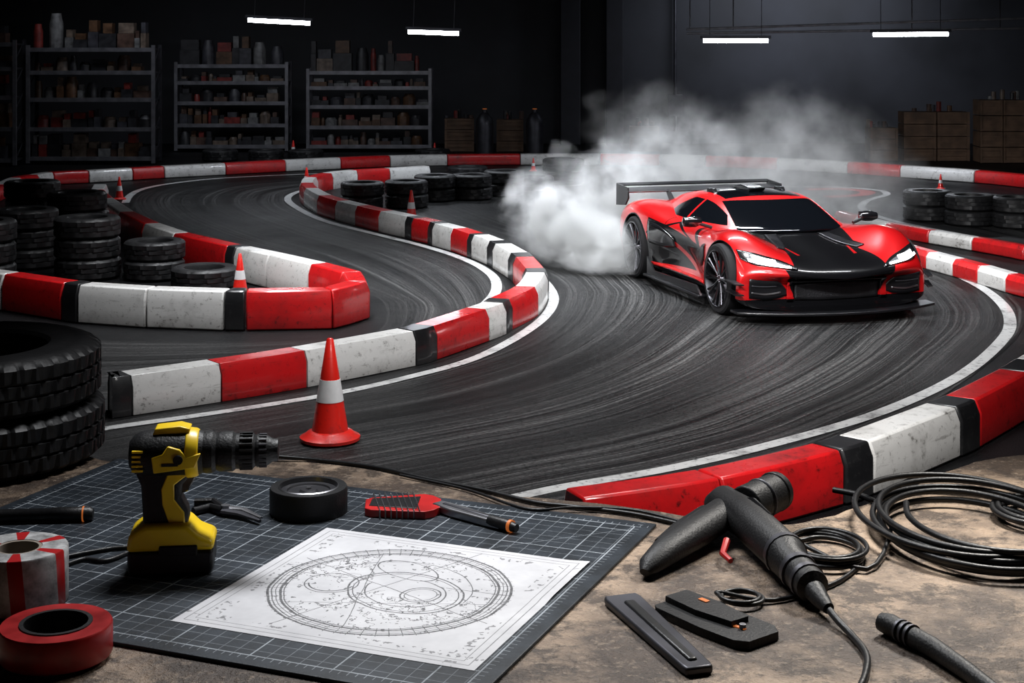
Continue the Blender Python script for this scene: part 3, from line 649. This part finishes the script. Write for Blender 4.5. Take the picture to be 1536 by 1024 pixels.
# ------------------------------------------------------------------ rolls of tape
def at(px,py,z=0): x,y,_=T(px,py); return (x,y,TZ+z)
mb=MB(); mb.lathe([(.060,.0),(.079,.0),(.080,.003),(.080,.048),(.078,.052),(.062,.052),(.060,.046)],mblk,56,None,True)
mb.lathe([(.0605,.044),(.0625,.0525),(.0600,.054),(.058,.046)],steel,56,None,True)
mb.lathe([(0,.040),(.059,.040),(.059,.045),(.045,.045),(.043,.042),(.02,.042),(.016,.046),(0,.046)],simple('tin_lid',(.04,.04,.045),.45,.5),40); mb.lathe([(0,.046),(.006,.046),(.005,.050),(0,.050)],steel,12)
mb.obj('black_tape_roll',loc=at(463,772,MT))
def strip_mat():
    m,nt,b=nm('red_white_stripe'); (x,y,z),v=coords(nt); a=y.at2(x)
    f=(a*(6/(2*math.pi))+z*1.0+6.35).fr().lt(.28); nn=noise(nt,v,30,5,.7)
    nt.links.new(mixc(nt,f,mixc(nt,ramp(nn,.35,.65),(.18,.18,.18),(.62,.62,.62)),(.42,.008,.010)),b.inputs['Base Color']); b.inputs['Roughness'].default_value=.35; return m
mb=MB(); mb.lathe([(.040,0),(.082,0),(.084,.003),(.084,.092),(.082,.095),(.040,.095)],strip_mat(),56,None,True)
mb.lathe([(.034,0),(.041,0),(.041,.094),(.034,.094)],simple('tape_core',(.25,.21,.17),.8),40,None,True)
mb.obj('hazard_tape_roll',loc=at(28,908,MT))
mb=MB(); mb.lathe([(.056,0),(.086,0),(.088,.003),(.088,.047),(.086,.05),(.056,.05)],simple('red_tape',(.30,.006,.007),.35,var=.35,scale=20),56,None,True)
mb.lathe([(.050,.004),(.057,.004),(.057,.052),(.050,.052)],blk,40,None,True); mb.lathe([(0,.01),(.05,.01),(.05,.014),(0,.014)],blk,40)
mb.obj('red_tape_roll',loc=at(84,988,MT))
mb=MB(); a=Vector(T(-20,790,.014+MT)); b=Vector(T(140,786,.014+MT)); 
mb.tube([a,a.lerp(b,.6),a.lerp(b,.61),a.lerp(b,.97),b],[.013,.013,.0145,.0145,.010],blk,16); mb.tube([a.lerp(b,.9),a.lerp(b,.915)],.0152,orange,16); mb.obj('marker_pen')
mb=MB(); 
P=lambda x,y,z=.008: Vector(T(x,y,z+MT))
mb.tube([P(390,792),P(360,782),P(335,778)],[.004,.010,.012],dsteel,10,flat=.6); mb.tube([P(392,788),P(365,776),P(335,774)],[.004,.009,.012],steel,10,flat=.6)
mb.tube([P(335,778),P(315,772),P(290,778)],[.010,.009,.008],blk,10); mb.tube([P(335,775),P(320,764),P(292,764)],[.010,.009,.008],blk,10); mb.cyl(P(338,777,.0),.009,.02,steel,12)
mb.obj('pliers')
uk=empty('putty_scraper',(0,0,0)); mb=MB()
def prof_path(mb,a,b,wf,h,mat,z0=0,n=1):
    a=Vector(a);b=Vector(b);d=(b-a);L=d.length;ang=math.atan2(d.y,d.x)
    M=Matrix.Translation(a)@Matrix.Rotation(ang,4,'Z')
    top=[(t*L,w/2) for t,w in wf]; bot=[(t*L,-w/2) for t,w in reversed(wf)]; pts=top+bot; k=len(pts)
    mb.add([(x,y,z0) for x,y in pts]+[(x,y,z0+h) for x,y in pts],[tuple(reversed(range(k))),tuple(range(k,2*k))]+[(i,(i+1)%k,(i+1)%k+k,i+k) for i in range(k)],mat,M)
A=T(548,772,MT);B=T(662,770,MT)
prof_path(mb,A,B,[(0,.06),(.08,.085),(.78,.125),(.9,.10),(1,.05)],.016,redp,.0)
prof_path(mb,T(556,770,MT),T(628,771,MT),[(0,.05),(1,.085)],.0175,blk)
for i in range(8): prof_path(mb,T(560+8.5*i,756,MT),T(570+8.5*i,784,MT),[(0,.0025),(1,.0025)],.0190,steel)
mb.obj('head',uk,bevel=.002)
mb=MB(); prof_path(mb,T(655,770,MT),T(755,800,MT),[(0,.030),(.3,.038),(.8,.030),(1,.022)],.018,steel); prof_path(mb,T(655,770,MT),T(755,800,MT),[(.1,.012),(.9,.010)],.020,dsteel); mb.obj('handle',uk,bevel=.004)
mb=MB(); mb.tube([T(735,795,.012+MT),T(760,802,.012+MT),T(775,806,.011+MT)],[.012,.012,.008],blk,14); mb.tube([T(764,803,.012+MT),T(768,804,.012+MT)],.0122,orange,14); mb.obj('end_cap',uk)
hg=empty('hot_glue_gun',(0,0,0))
mb=MB(); mb.tube([T(1243,930,.020),T(1230,920,.026),T(1221,912,.031),T(1219,910,.035),T(1186,878,.040),T(1180,872,.046),T(1120,815,.048),T(1085,790,.046),T(1070,782,.036)],[.010,.016,.019,.029,.033,.038,.039,.037,.022],mblk,20); mb.obj('barrel',hg)
mb=MB(); mb.tube([T(967,870,.014),T(975,865,.022),T(1000,850,.030),T(1045,826,.038),T(1090,800,.044),T(1130,785,.05),T(1160,776,.055)],[.010,.022,.030,.036,.037,.034,.030],mblk,20,flat=.8); mb.obj('grip',hg)
mb=MB(); mb.tube([T(1118,800,.054),T(1166,782,.062)],[.040,.038],mblk,24); mb.tube([T(1160,784,.062),T(1168,781,.063)],[.041,.038],blk,24); mb.tube([T(1140,792,.058),T(1143,791,.0585)],.0415,dsteel,24); mb.obj('rear_cap',hg,bevel=.003)
mb=MB(); mb.tube([T(1176,868,.046),T(1180,872,.046)],.0402,dsteel,20); mb.tube([T(1196,888,.039),T(1200,892,.038)],.0345,dsteel,20); mb.tube([T(1208,900,.037),T(1212,903,.036)],.0325,dsteel,20)
mb.tube([T(1060,806,.055),T(1020,828,.048),T(990,845,.040)],[.016,.017,.012],blk,10,flat=.6)
mb.tube([T(1150,835,.076),T(1125,812,.078)],[.013,.015],blkgl,10,flat=.6)
mb.tube([T(1090,834,.03),T(1084,846,.02),T(1096,854,.016)],[.007,.006,.005],redp,8); mb.obj('details',hg)
cable('glue_gun_cord',[T(1243,930,.019),T(1256,942,.014),T(1278,960,.008),T(1298,985,.007),T(1300,1010,.007),T(1285,1045,.007),T(1240,1090,.007)],.0060,blk)
mb=MB(); prof_path(mb,T(930,903,.001),T(1050,1014,.001),[(0,.06),(.05,.066),(.95,.05),(1,.045)],.014,dsteel); prof_path(mb,T(943,915,.001),T(1040,1005,.001),[(0,.02),(1,.016)],.018,blk); mb.obj('steel_scraper',bevel=.004)
mb=MB(); prof_path(mb,T(1006,912,.001),T(1146,968,.001),[(0,.075),(.05,.09),(.55,.105),(.9,.10),(1,.07)],.014,mblk,.0); prof_path(mb,T(1014,910,.001),T(1110,950,.001),[(0,.05),(.5,.06),(1,.04)],.024,mblk)
for q in ((1032,921),(1085,943),(1114,956)): mb.cyl(T(q[0],q[1],.015),.006,.008,steel,12)
prof_path(mb,T(1050,920,.026),T(1062,925,.026),[(0,.01),(1,.01)],.001,orange); prof_path(mb,T(1095,950,.015),T(1118,958,.015),[(0,.008),(1,.006)],.002,orange)
mb.obj('knife_case',bevel=.004)
mb=MB(); mb.tube([T(1322,950,.020),T(1335,955,.020),T(1345,960,.020),T(1400,988,.018),T(1450,1022,.017),T(1500,1060,.017)],[.015,.018,.0165,.016,.014,.012],mblk,18)
for q in ((1350,963),(1358,967),(1366,971)): mb.tube([T(q[0],q[1],.020),T(q[0]+3,q[1]+1.5,.020)],.0185,dsteel,18)
mb.obj('pocket_torch')
def coil(name,cx,cy,R,turns,r,jit,tail=None,pre=None,seed=1,asp=1.0):
    random.seed(seed); c=Vector(T(cx,cy)); pts=list(pre or []); tot=int(turns*14)
    ph=[random.uniform(0,6.28) for _ in range(4)]
    for i in range(tot):
        a=-2*math.pi*i/14+2.2; tt=i/14
        rr=R*(1+jit*math.sin(tt*2.4+ph[0])+jit*.7*math.sin(tt*5.1+ph[1]))
        pts.append((c.x+rr*math.cos(a)+R*jit*math.sin(tt*1.7+ph[2]),c.y+rr*asp*math.sin(a)+R*jit*math.cos(tt*2.1+ph[3]),TZ+r+.004+min(i/tot,.9)*r*2*turns*.45))
    pts+=list(tail or []); return cable(name,pts,r,blk,5)
coil('coiled_cable',1458,805,.180,7,.0062,.12,seed=4,pre=[T(1250,740,.008),T(1290,748,.008),T(1320,760,.008)],asp=1.35)
coil('coiled_cable',1560,780,.085,3,.006,.08,seed=9,asp=1.1)
coil('coiled_cable',1238,832,.070,4,.0045,.10,seed=6,pre=[T(1165,795,.01),T(1180,815,.006)],tail=[T(1300,860,.008),T(1340,800,.02)],asp=1.3)
coil('coiled_cable',1110,905,.035,2,.004,.06,seed=8,tail=[T(1160,905,.006),T(1250,880,.006),T(1292,850,.006)],asp=1.0)
cable('drill_power_cord',[T(412,692,.012),T(470,693,.006),T(560,704,.006),T(640,722,.006),T(730,740,.006),T(800,757,.006),T(860,764,.006),T(950,775,.006),T(1040,795,.006),T(1075,805,.006)],.0045,blk)
cable('thin_cable',[T(600,716,.006),T(700,738,.006),T(790,770,.010),T(860,768,.010),T(950,772,.010),T(1030,792,.010)],.003,blk)
cable('battery_lead',[T(95,845,.012),T(130,838,.012),T(165,832,.012),T(205,826,.012),T(240,800,.012)],.004,blk)
cable('battery_lead',[T(90,860,.012),T(125,848,.012),T(160,850,.012),T(200,834,.012)],.004,blk)
# ------------------------------------------------------------------ lights
def area(name,loc,tgt,sx,sy,e,c=(1,1,1),spread=180):
    ld=bpy.data.lights.new(name,'AREA'); ld.shape='RECTANGLE'; ld.size=sx; ld.size_y=sy; ld.energy=e; ld.color=c; ld.spread=math.radians(spread)
    o=bpy.data.objects.new(name,ld); col.objects.link(o); o.location=loc
    o.rotation_euler=(Vector(tgt)-Vector(loc)).to_track_quat('-Z','Y').to_euler(); return o
def spot(name,loc,tgt,e,deg,blend=1.0,r=.15,c=(1,1,1)):
    ld=bpy.data.lights.new(name,'SPOT'); ld.energy=e; ld.spot_size=math.radians(deg); ld.spot_blend=blend; ld.shadow_soft_size=r; ld.color=c
    o=bpy.data.objects.new(name,ld); col.objects.link(o); o.location=loc
    o.rotation_euler=(Vector(tgt)-Vector(loc)).to_track_quat('-Z','Y').to_euler(); return o
area('ceiling_strip_lamp',(3.2,14.8,5.3),(3,16.2,.3),5,.2,200,(.95,.97,1),100)
area('ceiling_strip_lamp',(1.2,18.2,5.3),(1.2,18.0,0),4,.3,290,(.9,.95,1),85)
area('ceiling_strip_lamp',(-2.5,14.8,5.3),(-2.4,14.8,0),4.5,.4,170,(.95,.97,1),90)
area('ceiling_strip_lamp',(.6,10.2,5.3),(.4,11,0),4,.4,115,(.97,.98,1),100)
area('ceiling_strip_lamp',(0,25,5.3),(0,25.5,0),12,.4,165,(.85,.92,1),105)
area('added_rack_fill',(-6.0,30.5,4.6),(-6.0,33,1.0),6,.3,30,(.85,.9,1),110)  # added fill to brighten the shelving, no fixture here
area('wall_wash_lamp',(6.8,34.8,4.2),(6.8,37.4,1.8),4.5,.3,120,(.8,.86,1),150)
area('added_side_reflection_strip',(-3.6,13.2,3.0),(2.0,16.4,.5),4,.25,65,(1,1,1),80)  # unseen strip added so the car's near side has something to reflect
area('added_car_front_fill',(.8,9.5,4.2),(2.7,15.0,.5),1.6,.4,85,(1,1,1),60)  # added camera-side fill for the car front
area('added_barrier_fill',(1.6,6.6,4.0),(2.1,9.5,0),1.5,.4,75,(1,.98,.96),90)  # added fill that lifts the dark near right barrier
spot('added_track_pool_spot',(2.6,14.5,5.3),(2.2,12.8,0),900,36)  # added spot, its pool stands in for the highlight on the track
area('bench_lamp',(-.25,3.7,3.4),(-.15,2.95,TZ),.8,.35,14.5,(.97,.98,1),90)
area('bench_lamp',(1.15,3.8,3.1),(.85,2.9,TZ),.4,.3,11.5,(1,.96,.9),80)
w=bpy.data.worlds.new('hall_ambient'); bpy.context.scene.world=w; w.use_nodes=True
w.node_tree.nodes['Background'].inputs[0].default_value=(.02,.022,.028,1); w.node_tree.nodes['Background'].inputs[1].default_value=.3
# ------------------------------------------------------------------ camera
cd=bpy.data.cameras.new('camera'); cd.sensor_width=36; cd.lens=FL/1536*36; cd.shift_y=-(512-45)/1536; cd.clip_end=200
co=bpy.data.objects.new('camera',cd); col.objects.link(co); co.location=(0,0,CH); co.rotation_euler=(math.pi/2,0,0)
bpy.context.scene.camera=co
try:
    bpy.context.scene.view_settings.view_transform='Standard'; bpy.context.scene.view_settings.look='None'
except Exception as ex: print(ex)
